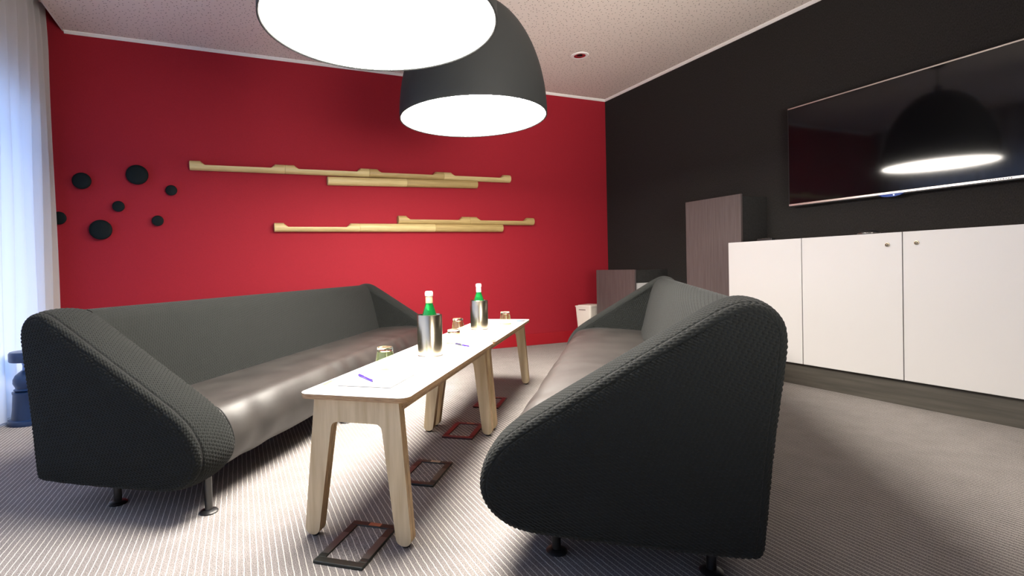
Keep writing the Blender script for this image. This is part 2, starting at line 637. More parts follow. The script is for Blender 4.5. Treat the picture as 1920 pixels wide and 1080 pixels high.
# downlight in the ceiling
dl = empty('downlight', (2.908, 3.974, HC), 'small round recessed downlight with white ring, switched off, in the ceiling', 'ceiling light')
bm = BM()
lathe(bm, [(0.052, -0.001), (0.055, -0.006), (0.078, -0.005), (0.082, 0.0), (0.052, 0.0005)], 40, closed=True)
autosmooth(mesh_obj('trim_ring', bm, M['trim'], dl))
bm = BM()
lathe(bm, [(0.0525, -0.0045), (0.044, -0.002), (0.03, -0.0012), (0.0, -0.0008)], 40)
mesh_obj('reflector', bm, M['chrome'], dl, smooth=True)
bm = BM()
lathe(bm, [(0.0, -0.0035), (0.024, -0.0035), (0.026, -0.0015)], 32)
mesh_obj('lamp_glass', bm, M['screen'], dl, smooth=True)


# ------------------------------------------------------------------ pendant lamps
def pendant(x, y, z, label):
    t = empty('pendant_lamp', (x, y, z), label, 'lamp', 'black dome pendants over the tables')
    Rr, Hh = 0.45, 0.73
    prof = []
    for k in range(33):
        a = k / 32 * math.pi / 2
        prof.append((max(Rr * math.cos(a), 0.03), Hh * math.sin(a)))
    inner = [(r - 0.010 if r > 0.03 else 0.025, zz_ - 0.012 if i > 0 else 0.0) for i, (r, zz_) in enumerate(prof)]
    inner = [p for p in inner if p[0] > 0.028]
    bm = BM()
    lathe(bm, prof + [(0.0, Hh + 0.002)], 96)
    bm2 = BM()
    mesh_obj('shade', bm, M['lamp_shell'], t, smooth=True)
    lathe(bm2, [(Rr, 0.0), (Rr - 0.004, -0.002), (Rr - 0.009, 0.0), (Rr - 0.010, 0.02), (Rr - 0.002, 0.02)], 96, closed=True)
    mesh_obj('rim', bm2, M['lamp_shell'], t, smooth=True)
    bm = BM()
    lathe(bm, [(0.0, 0.004), (Rr - 0.010, 0.004), (Rr - 0.012, 0.02), (0, 0.02)], 96)
    mesh_obj('diffuser', bm, M['lamp_glow'], t)
    bm = BM()
    lathe(bm, [(0.0, Hh), (0.028, Hh), (0.028, Hh + 0.04), (0.008, Hh + 0.06), (0.0, Hh + 0.06)], 24)
    autosmooth(mesh_obj('cap', bm, M['lamp_shell'], t))
    bm = BM()
    tube(bm, [(0, 0, Hh + 0.05), (0, 0, HC - z - 0.02)], 0.004, 8)
    mesh_obj('cord', bm, M['cord'], t)
    bm = BM()
    lathe(bm, [(0.0, HC - z - 0.03), (0.05, HC - z - 0.03), (0.055, HC - z), (0, HC - z)], 32)
    autosmooth(mesh_obj('ceiling_rose', bm, M['lamp_shell'], t))
    return t


pendant(0.53, 1.987, 1.79, 'nearer and larger looking black dome pendant cut by the top of the frame')
pendant(1.35, 2.938, 1.77, 'farther black dome pendant, its whole bright disc visible below its round shell')

# ------------------------------------------------------------------ sofas
CELL = 0.0076
AMP = 0.0072


def weave(a, b, c=CELL):
    """plain weave of flat yarns turned by 24 degrees: long yarns over, short cross yarns between"""
    ca, sa = math.cos(-0.42), math.sin(-0.42)
    x = (a * ca + b * sa) / (c * 1.55)
    y = (b * ca - a * sa) / c
    i = np.floor(x)
    j = np.floor(y)
    fx, fy = x - i, y - j
    ex = 0.24

    def bump(t, p):
        return np.where((t > 0) & (t < 1), np.clip(np.sin(np.pi * np.clip(t, 0, 1)), 0, 1) ** p, 0)
    pa = np.mod(x + np.mod(j, 2), 2)
    ta = (np.where(pa > 2 - ex, pa - 2, pa) + ex) / (1 + 2 * ex)
    hA = bump(ta, 0.35) * bump(fy, 0.33)
    pb = np.mod(y + np.mod(i + 1, 2), 2)
    tb = (np.where(pb > 2 - ex, pb - 2, pb) + ex) / (1 + 2 * ex)
    hB = bump(tb, 0.35) * bump(fx, 0.33) * 0.82
    return np.maximum(hA, hB)


OUT = [(0.077, 0.110), (0.6, 0.108), (0.689, 0.119), (0.747, 0.154), (0.775, 0.198), (0.781, 0.242), (0.762, 0.302), (0.704, 0.374), (0.55, 0.473), (0.402, 0.567), (0.25, 0.664), (0.19, 0.702), (0.14, 0.733), (0.092, 0.752), (0.045, 0.742), (0.012, 0.712), (0.0, 0.672), (0.006, 0.60), (0.034, 0.40), (0.055, 0.17), (0.06, 0.13)]


def smooth_closed(P, it=3):
    P = np.array(P, float)
    for _ in range(it):
        Q = np.empty((2 * len(P), 2))
        nx = np.roll(P, -1, 0)
        Q[0::2] = 0.75 * P + 0.25 * nx
        Q[1::2] = 0.25 * P + 0.75 * nx
        P = Q
    return P


def resample_closed(P, ds):
    Q = np.vstack([P, P[:1]])
    L = np.r_[0, np.cumsum(np.linalg.norm(np.diff(Q, axis=0), axis=1))]
    n = int(L[-1] / ds)
    s = np.linspace(0, L[-1], n, endpoint=False)
    return np.stack([np.interp(s, L, Q[:, 0]), np.interp(s, L, Q[:, 1])], -1), s, L[-1]


def normals_closed(P):
    t = np.roll(P, -3, 0) - np.roll(P, 3, 0)
    t /= np.linalg.norm(t, axis=1)[:, None] + 1e-12
    return np.stack([t[:, 1], -t[:, 0]], -1)      # outward for counter-clockwise outlines


def coons(P, idx, na, nbq):
    """fill closed curve P (list of points) with a grid; idx = 4 corner indices, in order"""
    n = len(P)

    def side(i0, i1, m_):
        if i1 <= i0:
            i1 += n
        t = np.linspace(i0, i1, m_)
        a = np.floor(t).astype(int)
        f = (t - a)[:, None]
        return P[a % n] * (1 - f) + P[(a + 1) % n] * f
    c0 = side(idx[0], idx[1], na)
    d1 = side(idx[1], idx[2], nbq)
    c1 = side(idx[2], idx[3], na)[::-1]
    d0 = side(idx[3], idx[0], nbq)[::-1]
    s = np.linspace(0, 1, na)[:, None, None]
    t = np.linspace(0, 1, nbq)[None, :, None]
    Lc = (1 - t) * c0[:, None] + t * c1[:, None]
    Ld = (1 - s) * d0[None] + s * d1[None]
    B = (1 - s) * (1 - t) * c0[0] + s * (1 - t) * c0[-1] + (1 - s) * t * c1[0] + s * t * c1[-1]
    return Lc + Ld - B


def build_sofa(name, label, th, u0, u1, wb, side, sc, aw, feet_w, feet_u, ds_near, ds_far, seatz, group):
    ud = np.array([math.sin(th), math.cos(th), 0.0])
    vd = np.array([math.cos(th), -math.sin(th), 0.0]) * side      # towards the seat front
    org = np.array([math.cos(th), -math.sin(th), 0.0]) * wb + ud * (u0 + u1) / 2
    root = empty(name, tuple(org), label, 'sofa', group)
    um = (u0 + u1) / 2

    def W(u, wv, z):
        u = np.asarray(u, float)
        return (u[..., None] - um) * ud + np.asarray(wv)[..., None] * vd + np.asarray(z)[..., None] * np.array([0, 0, 1.0])

    outl = smooth_closed(np.array(OUT) * sc, 3)

    def arm(ua, direction, ds, nm):
        """ua = outer face plane, direction = +1/-1 along u towards the sofa's middle"""
        P, s, Lt = resample_closed(outl, ds)
        N = normals_closed(P)
        # smooth normals
        for _ in range(6):
            N = (np.roll(N, 1, 0) + N + np.roll(N, -1, 0)) / 3
        N /= np.linalg.norm(N, axis=1)[:, None]
        r1, r2 = 0.019, 0.022
        rows = []          # (inset, du, nrm_out, nrm_u, t)
        t = 0
        for k in range(int(r1 * 1.57 / ds) + 1):
            a = k / int(r1 * 1.57 / ds) * math.pi / 2
            rows.append((r1 * (1 - math.sin(a)), r1 * (1 - math.cos(a)), math.sin(a), -math.cos(a), r1 * a))
        t = r1 * math.pi / 2
        npad = int((aw - r1 - r2) / ds)
        for k in range(1, npad):
            q = k / npad
            puff = 0.010 * math.sin(math.pi * q) ** 0.7
            rows.append((-puff, r1 + (aw - r1 - r2) * q, 1, 0, t + (aw - r1 - r2) * q))
        t += aw - r1 - r2
        n2 = max(4, int(r2 * 1.57 / ds))
        for k in range(n2 + 1):
            a = k / n2 * math.pi / 2
            rows.append((r2 * (1 - math.cos(a)), aw - r2 + r2 * math.sin(a), math.cos(a), math.sin(a), t + r2 * a))
        ins = np.array([q[0] for q in rows])[:, None]
        du = np.array([q[1] for q in rows])[:, None]
        no = np.array([q[2] for q in rows])[:, None]
        nu = np.array([q[3] for q in rows])[:, None]
        tt = np.array([q[4] for q in rows])[:, None]
        S2 = np.broadcast_to(s[None], (len(rows), len(s)))
        # wrap-around fit of the weave to the circumference
        h = weave(-side * direction * S2, np.broadcast_to(tt, S2.shape))
        # flat at both ends of the ring and at the seam groove
        tend = tt[-1, 0]
        fade = np.clip(np.minimum(tt, tend - tt) / 0.004, 0, 1)
        h = 0.5 + (h - 0.5) * fade
        seam_t = r1 * math.pi / 2 + 0.004
        groove = np.exp(-((tt - seam_t) / 0.0035) ** 2)
        disp = AMP * (h - 0.5) - 0.006 * groove
        PW = P[None, :, 0] - N[None, :, 0] * ins + N[None, :, 0] * no * disp
        PZ = P[None, :, 1] - N[None, :, 1] * ins + N[None, :, 1] * no * disp
        UU = ua + direction * (du + nu * disp) + 0 * PW
        ring = W(UU, PW, PZ).reshape(-1, 3)
        nr, ns = len(rows), len(s)
        F = [grid_faces(nr, ns, 0, True)]
        Vs = [ring]
        off = len(ring)
        # faces
        ci = []
        for target in ((0.075 * sc, 0.11 * sc), (0.62 * sc, 0.109 * sc), (0.23 * sc, 0.677 * sc), (0.012 * sc, 0.71 * sc)):
            ci.append(int(np.argmin(np.linalg.norm(P - np.array(target), axis=1))))
        for (inset, uu, nd) in ((r1, 0.0, -1), (r2, aw, 1)):
            B = P - N * inset
            dsf = 0.012 if (nd > 0 and direction > 0) else (0.006 if nd < 0 and direction < 0 else ds)
            G = coons(B, ci, int(0.62 / dsf), int(0.75 / dsf))
            hh = weave(side * G[..., 0], G[..., 1])
            if nd > 0 and direction > 0:
                hh = hh * 0 + 0.5
            na_, nb_ = G.shape[:2]
            e = np.minimum(np.minimum(np.arange(na_)[:, None], na_ - 1 - np.arange(na_)[:, None]), np.minimum(np.arange(nb_)[None], nb_ - 1 - np.arange(nb_)[None]))
            hh = 0.5 + (hh - 0.5) * np.clip(e / 2.0, 0, 1)
            dd = AMP * (hh - 0.5)
            # slight cushion swell of the flat side
            sw = 0.010 * (np.sin(np.pi * np.linspace(0, 1, na_))[:, None] * np.sin(np.pi * np.linspace(0, 1, nb_))[None]) ** 0.6
            VV = W(ua + direction * (uu + nd * (dd + (sw if nd < 0 else 0 * sw))), G[..., 0], G[..., 1]).reshape(-1, 3)
            Vs.append(VV)
            F.append(grid_faces(na_, nb_, off))
            off += len(VV)
        o = np_mesh(nm, np.concatenate(Vs), np.concatenate(F), M['fabric'], root)
        # twin piping along the seam
        Pp, _, _ = resample_closed(outl, 0.012)
        Np = normals_closed(Pp)
        bm = BM()
        for duo in (0.0,):
            A = Pp - Np * 0.0012
            tube(bm, [tuple(x) for x in W(np.full(len(A), ua + direction * (r1 + 0.0015 + duo)), A[:, 0], A[:, 1])], 0.0028, 6, closed=True)
        pp = mesh_obj('piping', bm, M['piping'], o, smooth=True)
        p2 = pp.copy()
        COL.objects.link(p2)
        p2.location = tuple(ud * direction * 0.0065)
        return o

    arm(u0, 1, ds_near, 'armrest')
    arm(u1, -1, ds_far, 'armrest')

    # backrest: front slope, ridge, rear side
    zs = seatz
    bk = [(0.27 * sc, zs - 0.10), (0.262 * sc, zs - 0.03), (0.247 * sc, zs + 0.01), (0.228 * sc, 0.46 * sc), (0.20 * sc, 0.58 * sc), (0.172 * sc, 0.68 * sc), (0.150 * sc, 0.722 * sc), (0.115 * sc, 0.747 * sc), (0.08 * sc, 0.748 * sc), (0.04 * sc, 0.735 * sc), (0.012 * sc, 0.705 * sc), (0.004 * sc, 0.66 * sc), (0.012 * sc, 0.58 * sc), (0.04 * sc, 0.39 * sc), (0.062 * sc, 0.14 * sc), (0.09 * sc, 0.118 * sc), (0.25 * sc, 0.118 * sc)]
    Pb = np.array(bk)
    for _ in range(3):           # open Chaikin
        Q = [Pb[0]]
        for a, b in zip(Pb[:-1], Pb[1:]):
            Q += [0.75 * a + 0.25 * b, 0.25 * a + 0.75 * b]
        Q.append(Pb[-1])
        Pb = np.array(Q)
    Lb = np.r_[0, np.cumsum(np.linalg.norm(np.diff(Pb, axis=0), axis=1))]
    ds = 0.0029
    sb = np.linspace(0, Lb[-1], int(Lb[-1] / ds))
    # keep only a coarse rear side
    zc = np.interp(sb, Lb, Pb[:, 1])
    wc = np.interp(sb, Lb, Pb[:, 0])
    last = np.argmax(zc) + int(0.06 / ds)
    keep = np.r_[np.arange(last), np.arange(last, len(sb), 8)]
    if keep[-1] != len(sb) - 1:
        keep = np.r_[keep, len(sb) - 1]
    sb, zc, wc = sb[keep], zc[keep], wc[keep]
    tb = np.stack([np.gradient(wc), np.gradient(zc)], -1)
    tb /= np.linalg.norm(tb, axis=1)[:, None]
    nb_ = np.stack([tb[:, 1], -tb[:, 0]], -1)
    ua, ub = u0 + aw - 0.012, u1 - aw + 0.012
    uu = np.linspace(ua, ub, int((ub - ua) / ds))
    U2, S2 = np.meshgrid(uu, sb, indexing='ij')
    h = weave(U2, S2)
    fineness = np.clip((last - np.arange(len(sb))) / 10, 0, 1)[None]
    disp = AMP * 0.95 * (h - 0.5) * fineness
    disp = disp + 0.004 * np.sin(U2 * 5.3 + 1) * np.sin(np.clip(S2 / 0.45, 0, 1) * np.pi)
    V = W(U2, wc[None] + nb_[None, :, 0] * disp, zc[None] + nb_[None, :, 1] * disp).reshape(-1, 3)
    np_mesh('backrest', V, grid_faces(len(uu), len(sb)), M['fabric'], root)

    # leather seat
    q = sc
    st = [(0.20 * q, zs - 0.03), (0.23 * q, zs - 0.008), (0.27 * q, zs + 0.001), (0.36 * q, zs + 0.008), (0.46 * q, zs + 0.014), (0.56 * q, zs + 0.016), (0.635 * q, zs + 0.008), (0.695 * q, 0.368 * q), (0.742 * q, 0.318 * q), (0.766 * q, 0.262 * q), (0.768 * q, 0.222 * q), (0.755 * q, 0.180 * q), (0.725 * q, 0.143 * q), (0.68 * q, 0.124 * q), (0.58 * q, 0.118 * q), (0.30 * q, 0.118 * q), (0.20 * q, 0.14 * q)]
    Ps = smooth_closed(st, 2)
    Pn = normals_closed(Ps)
    us = np.linspace(u0 + aw - 0.015, u1 - aw + 0.015, 220)
    U2, K = np.meshgrid(us, np.arange(len(Ps)), indexing='ij')
    ddp = 0.0025 * np.sin(U2 * 23 + 2 * np.sin(U2 * 7) + K * 0.21) * np.clip((Ps[None, :, 0] - 0.5) * 4, 0, 1)
    V = W(U2, Ps[None, :, 0] - 0 + Pn[None, :, 0] * ddp, Ps[None, :, 1] + Pn[None, :, 1] * ddp).reshape(-1, 3)
    so = np_mesh('seat', V, grid_faces(len(us), len(Ps), 0, True), M['leather'], root, label='dark taupe leather seat with a rounded front edge')
    # piping at both ends of the seat front
    sel = [i for i in range(len(Ps)) if Ps[i, 0] > 0.45]
    for ue in (u0 + aw + 0.004, u1 - aw - 0.004):
        bm = BM()
        A = Ps[sel] + Pn[sel] * 0.001
        tube(bm, [tuple(x) for x in W(np.full(len(A), ue), A[:, 0], A[:, 1])], 0.004, 6)
        mesh_obj('seat_piping', bm, M['piping'], so, smooth=True)
    # legs
    for fu in feet_u:
        for fwv in feet_w:
            bm = BM()
            c = W(np.array(fu), np.array(fwv), np.array(0.0))
            lathe(bm, [(0.0, 0.006), (0.0135, 0.006), (0.0135, 0.128), (0, 0.128)], 20, tuple(c))
            lg = mesh_obj('leg', bm, M['dark_steel'], root)
            autosmooth(lg)
            bm = BM()
            lathe(bm, [(0.0, 0.0), (0.031, 0.0), (0.032, 0.004), (0.028, 0.008), (0.016, 0.011), (0.0, 0.011)], 28, tuple(c))
            autosmooth(mesh_obj('foot_disc', bm, M['black'], lg))
    return root


build_sofa('sofa', 'long charcoal woven sofa with leather seat left of the tables, along the red wall', 0.632, 1.498, 4.56, -2.027, 1, 0.965, 0.20,
           (0.305, 0.70), (1.606, 2.712, 3.6, 4.46), 0.0019, 0.0029, 0.345, 'charcoal woven sofas facing each other')
build_sofa('sofa', 'long charcoal woven sofa right of the tables, its near arm large in the foreground', 0.6978, 1.424, 4.20, 0.382, -1, 1.0, 0.215,
           (0.16, 0.582), (1.562, 2.80, 4.08), 0.0019, 0.0029, 0.375, 'charcoal woven sofas facing each other')

# ------------------------------------------------------------------ tables
TH = 0.6849
TU = Vector((math.sin(TH), math.cos(TH), 0))
TV = Vector((math.cos(TH), -math.sin(TH), 0))
TO = Vector((0.1572, 1.7287, 0))
TLEN, TWID, TTOP = 1.19, 0.374, 0.468
TROT = -TH        # local x = across (v), local y = along (u)


def tpos(u, v, z=TTOP):
    """u, v measured in the fitted table frame (absolute)"""
    p = TU * u + TV * v
    return (p.x, p.y, z)


def make_table(label):
    t = empty('coffee_table', tuple(TO), label, 'table', 'low birch tables set end to end', TROT)
    # top with rounded corners, ply edge
    bm = BM()
    pts = round_poly([(0.002, 0.002), (TWID, 0.002), (TWID, TLEN - 0.002), (0.002, TLEN - 0.002)], 0.035, 8)
    fs = prism(bm, pts, lambda a, b, z: (a, b, z), TTOP - 0.016, TTOP - 0.0012, 1)
    fs = prism(bm, pts, lambda a, b, z: (a, b, z), TTOP - 0.0012, TTOP, 0)
    mesh_obj('tabletop', bm, [M['table_white'], M['ply_edge']], t)
    # side rails under the top
    for xa in (0.035, TWID - 0.055):
        boxobj('rail', xa, xa + 0.02, 0.05, TLEN - 0.05, TTOP - 0.05, TTOP - 0.016, M['ply_edge'], t, bev=0.002)
    # end frames: inverted U of two laminated boards
    zt = TTOP - 0.016
    xl, xr = 0.046, TWID - 0.038
    ol, orr = -0.001, TWID - 0.012 + 0.006
    U = [(ol, 0.008), (xl, zt), (xr, zt), (orr, 0.008), (orr - 0.050, 0.008), (xr - 0.060, zt - 0.075), (xl + 0.060, zt - 0.075), (ol + 0.050, 0.008)]
    U = [(x, z) for x, z in U]
    U = round_poly(U, [0.024, 0.0, 0.0, 0.024, 0.024, 0.022, 0.022, 0.024], 6)
    for (ya, nm) in ((0.028, 'end_frame'), (TLEN - 0.028 - 0.038, 'end_frame')):
        bm = BM()
        prism(bm, U, lambda a, b, y: (a, y, b), ya, ya + 0.018, 0)
        prism(bm, [(a, b) for a, b in U], lambda a, b, y: (a, y, b), ya + 0.0195, ya + 0.038, 0)
        for f in bm.faces:
            if abs(f.normal.y) < 0.5:
                f.material_index = 1
        fo = mesh_obj(nm, bm, [M['birch'], M['frame_edge']], t)
        for xc in (ol + 0.026, orr - 0.026):
            bm = BM()
            lathe(bm, [(0.0, 0.0), (0.012, 0.0), (0.013, 0.010), (0.0, 0.010)], 16, (xc, ya + 0.020, 0))
            autosmooth(mesh_obj('foot_pad', bm, M['black'], fo))
    return t


def decal(parent, pts, mt, lab):
    bm = BM()
    prism(bm, pts, lambda a, b, z: (a, b, z), TTOP, TTOP + 0.0006)
    return mesh_obj('printed_strip', bm, mt, parent, label=lab)


t1 = make_table('low birch table with white top nearer the camera, holding the left cooler')
t2 = copy_tree(t1)
t2.location = tuple(TO + TU * (TLEN + 0.004))
t2['label'] = 'low birch table with white top farther away, towards the red wall'
decal(t1, [(0.012, 0.125), (0.03, 0.12), (0.022, 0.195), (0.006, 0.195)], M['decal_pink'], 'salmon printed strip')
decal(t1, [(0.006, 0.197), (0.022, 0.197), (0.015, 0.25), (0.005, 0.25)], M['decal_blue'], 'light blue printed strip')
decal(t1, [(TWID - 0.05, 1.03), (TWID - 0.02, 1.0), (TWID - 0.012, 1.12), (TWID - 0.03, 1.12)], M['decal_pink'], 'salmon printed strip')
decal(t2, [(TWID - 0.035, 0.0), (TWID - 0.004, 0.03), (TWID - 0.004, 0.11), (TWID - 0.03, 0.06)], M['decal_yellow'], 'yellow printed strip')
decal(t2, [(TWID - 0.10, 1.03), (TWID - 0.065, 1.03), (TWID - 0.03, 1.13), (TWID - 0.07, 1.12)], M['decal_blue'], 'light blue printed strip')
decal(t2, [(TWID - 0.06, 1.04), (TWID - 0.02, 1.04), (TWID - 0.012, 1.13), (TWID - 0.025, 1.14)], M['decal_dark'], 'dark printed strip')


# ------------------------------------------------------------------ things on the tables
def cooler(u, v, label, collar, blabel):
    x, y, z = tpos(u, v)
    t = empty('bottle_cooler', (x, y, z), label, 'cooler', 'steel bottle coolers on the tables')
    bm = BM()
    lathe(bm, [(0.0, 0.0), (0.054, 0.0), (0.056, 0.002), (0.056, 0.180), (0.0545, 0.183), (0.053, 0.180), (0.052, 0.008), (0, 0.008)], 64)
    autosmooth(mesh_obj('cylinder', bm, M['steel'], t), 30)
    bm = BM()
    lathe(bm, [(0.0565, 0.0), (0.0572, 0.003), (0.0565, 0.006), (0.055, 0.003)], 64, closed=True)
    mesh_obj('base_ring', bm, M['chrome'], t, smooth=True)
    b = empty('water_bottle', (x, y, z + 0.0085), blabel, 'bottle', 'green water bottles in the coolers')
    prof = [(0.0, 0.0), (0.036, 0.0), (0.039, 0.004), (0.039, 0.130), (0.037, 0.150), (0.031, 0.175), (0.023, 0.200), (0.0165, 0.220), (0.0148, 0.232)]
    bm = BM()
    lathe(bm, prof + [(0.0140, 0.240), (0.0, 0.240)], 40)
    autosmooth(mesh_obj('glass_body', bm, M['green_glass'], b))
    bm = BM()
    lathe(bm, [(0.0155, 0.222), (0.0158, 0.224), (0.0155, 0.252), (0.0145, 0.254), (0.0, 0.2545)], 32)
    autosmooth(mesh_obj('neck_collar', bm, collar, b))
    bm = BM()
    lathe(bm, [(0.0, 0.2545), (0.0165, 0.255), (0.018, 0.258), (0.018, 0.270), (0.0155, 0.277), (0.0, 0.278)], 32)
    autosmooth(mesh_obj('cap', bm, M['cap'], b))


cooler(2.19, -0.79, 'brushed steel bottle cooler nearer the camera, on the near table', M['collar'], 'green water bottle with beige neck collar in the nearer cooler')
cooler(3.175, -0.815, 'brushed steel bottle cooler farther away, on the far table', M['cap'], 'green water bottle with white neck collar in the farther cooler')


def tumbler(u, v, label):
    x, y, z = tpos(u, v)
    t = empty('drinking_glass', (x, y, z + 0.0015), label, 'glass', 'upturned glasses on the tables')
    bm = BM()      # upside down: wide rim below, thick base on top
    lathe(bm, [(0.0405, 0.0), (0.0395, 0.0005), (0.0385, 0.003), (0.0283, 0.071), (0.0300, 0.0715), (0.034, 0.056), (0.0405, 0.006)], 48, closed=True)
    autosmooth(mesh_obj('wall', bm, M['glass'], t), 50)
    bm = BM()
    lathe(bm, [(0.0, 0.074), (0.020, 0.0735), (0.0275, 0.0715), (0.0300, 0.0716), (0.0304, 0.084), (0.0285, 0.0872), (0.020, 0.0872), (0.0, 0.0855)], 48)
    autosmooth(mesh_obj('thick_base', bm, M['solid_glass'], t), 50)


tumbler(1.845, -0.85, 'upturned clear glass nearest the camera, beside the first purple pen')
tumbler(2.97, -0.893, 'upturned clear glass between the two steel coolers, farther from the pen')
tumbler(2.425, -0.752, 'upturned clear glass just right of the near cooler, by the second purple pen')
tumbler(3.445, -0.705, 'upturned clear glass at the far end of the tables, beyond the far cooler')


def notepad(u, v, rot, label, su=0.21, sv=0.148):
    x, y, z = tpos(u, v)
    o = empty('notepad', (x, y, z), label, 'notepad', 'white notepads on the tables', TROT + rot)
    boxobj('sheets', -sv / 2, sv / 2, -su / 2, su / 2, 0.0016, 0.0042, M['paper'], o)
    boxobj('edge_shade_line', -sv / 2, sv / 2 + 0.0015, -su / 2 - 0.0015, su / 2, 0, 0.0016, M['edge_shade'], o, label='grey line painted as shade on the near and right edges')  # juts out near and right to draw the pad's shaded edges


notepad(1.662, -0.797, 0.0, 'white notepad on the near end of the table, with the first pen lying on it', sv=0.19)
notepad(2.665, -0.79, R(2), 'white notepad on the table next to the second purple pen')
notepad(3.615, -0.75, R(-3), 'white notepad at the far end of the table, beside the last glass')


def pen(u0_, v0_, u1_, v1_, label, z=TTOP):
    a = Vector(tpos(u0_, v0_, z))
    b = Vector(tpos(u1_, v1_, z))
    t = empty('pen', tuple(a), label, 'pen', 'purple pens on the tables')
    d = b - a
    t.rotation_euler = (0, 0, math.atan2(d.y, d.x))
    L_ = d.length
    bm = BM()
    tube(bm, [(0, 0, 0.0045), (L_ * 0.9, 0, 0.0045)], 0.0042, 12)
    mesh_obj('barrel', bm, M['pen'], t, smooth=True)
    bm = BM()
    tube(bm, [(L_ * 0.9, 0, 0.0045), (L_ * 0.96, 0, 0.004), (L_, 0, 0.0035)], 0.0022, 10)
    mesh_obj('tip', bm, M['silver_trim'], t, smooth=True)
    boxobj('clip', 0.004, 0.045, -0.0012, 0.0012, 0.0085, 0.0098, M['pen'], t)


pen(1.70, -0.888, 1.612, -0.786, 'purple-blue pen in front of the nearest glass', TTOP + 0.0042)
pen(2.526, -0.778, 2.449, -0.674, 'purple-blue pen right of the near cooler, behind a glass', TTOP)
o = boxobj('coaster', -0.048, 0.048, -0.048, 0.048, 0, 0.0014, M['paper'], None, label='white square paper coaster under the nearest upturned glass', cat='coaster')
o.location = tpos(1.845, -0.85)
o.rotation_euler = (0, 0, TROT + R(38))


# ------------------------------------------------------------------ floor boxes
def floor_box(x, y, frame_mat, tab_mat, label):
    t = empty('floor_box', (x, y, 0.0), label, 'floor box', 'floor boxes under the tables', -R(39.6))
    a, b = 0.080, 0.127
    bm = BM()
    k = 0.027
    for bx in ((-a, a, -b, -b + k), (-a, a, b - k, b), (-a, -a + k, -b + k, b - k), (a - k, a, -b + k, b - k)):
        box(bm, *bx, 0.0, 0.009, 0.002)
    mesh_obj('frame', bm, frame_mat, t)
    lo = boxobj('carpet_lid', -a + k, a - k, -b + k, b - k, 0.0, 0.005, M['carpet'], t)
    boxobj('latch_tab', -0.016, 0.026, b - k + 0.004, b - 0.005, 0.009, 0.0105, tab_mat, t)
    for sx in (-1, 1):
        x0, x1 = sorted((sx * (a - 0.002), sx * (a - k + 0.001)))
        boxobj('hinge_strip', x0, x1, -b + 0.045, 0.045, 0.009, 0.0098, M['hinge'] if frame_mat is M['floor_box'] else frame_mat, t)


floor_box(0.318, 1.622, M['floor_box'], M['orange_tab'], 'dark framed floor box nearest the camera, with an orange tab')
floor_box(0.694, 2.068, M['floor_box'], M['beige_tab'], 'dark framed floor box second from the camera, with a beige tab')
floor_box(1.060, 2.512, M['floor_box_reflect'], M['orange_tab'], 'floor box with painted red reflection, third from the camera, between the middle table legs')
floor_box(1.434, 2.960, M['floor_box_reflect'], M['orange_tab'], 'floor box with painted red reflection, farthest from the camera, behind a table leg')

# ------------------------------------------------------------------ sideboard along the dark wall
XC, ZT, ZP = 3.484, 1.001, 0.152


def cabinet_unit(y_lo, y_hi, doors, label):
    t = empty('sideboard_cabinet', ((XC + XR) / 2, (y_lo + y_hi) / 2, 0), label, 'cabinet', 'white sideboard units under the screen')
    parts = []
    parts.append(boxobj('carcass', XC + 0.021, XR - 0.002, y_lo + 0.001, y_hi - 0.001, ZP + 0.004, ZT - 0.0005, M['cab_white']))
    parts.append(boxobj('plinth', XC + 0.03, XR - 0.03, y_lo, y_hi, 0.0, ZP + 0.004, M['plinth'], bev=0.001))
    for (da, db, lock) in doors:
        d = boxobj('door', XC, XC + 0.019, da + 0.0025, db - 0.0025, ZP, ZT, M['cab_white'], bev=0.0012)
        parts.append(d)
        if lock:
            bm = BM()
            lathe(bm, [(0.0074, 0.004), (0.0082, 0.0062), (0.0108, 0.006), (0.0116, 0.0)], 28, mi=0)
            lathe(bm, [(0.0074, 0.004), (0.0036, 0.0038)], 28, mi=1)
            lathe(bm, [(0.0036, 0.0038), (0.003, 0.0062), (0.0, 0.0064)], 28, mi=0)
            bmesh.ops.rotate(bm, verts=bm.verts, cent=(0, 0, 0), matrix=Matrix.Rotation(-math.pi / 2, 3, 'Y'))
            bmesh.ops.translate(bm, verts=bm.verts, vec=(XC, lock[0], lock[1]))
            k = autosmooth(mesh_obj('lock', bm, [M['lock_metal'], M['black']]))
            k['label'] = 'small round metal lock with dark core'
            local(k, d)
    # black sheet behind the doors, put in as the shade of the gaps
    for q in parts:
        local(q, t)
    core = boxobj('backing', XC + 0.0192, XC + 0.0208, y_lo + 0.001, y_hi - 0.001, ZP + 0.003, ZT - 0.003, M['gap_shade'])
    local(core, t)
    return t


cabinet_unit(2.347, 2.920, [(2.347, 2.920, None)], 'white single-door sideboard unit at the left end of the row')
cabinet_unit(1.183, 2.347, [(1.765, 2.347, (1.839, 0.931)), (1.183, 1.765, (1.696, 0.935))], 'white double-door sideboard unit with two round locks')

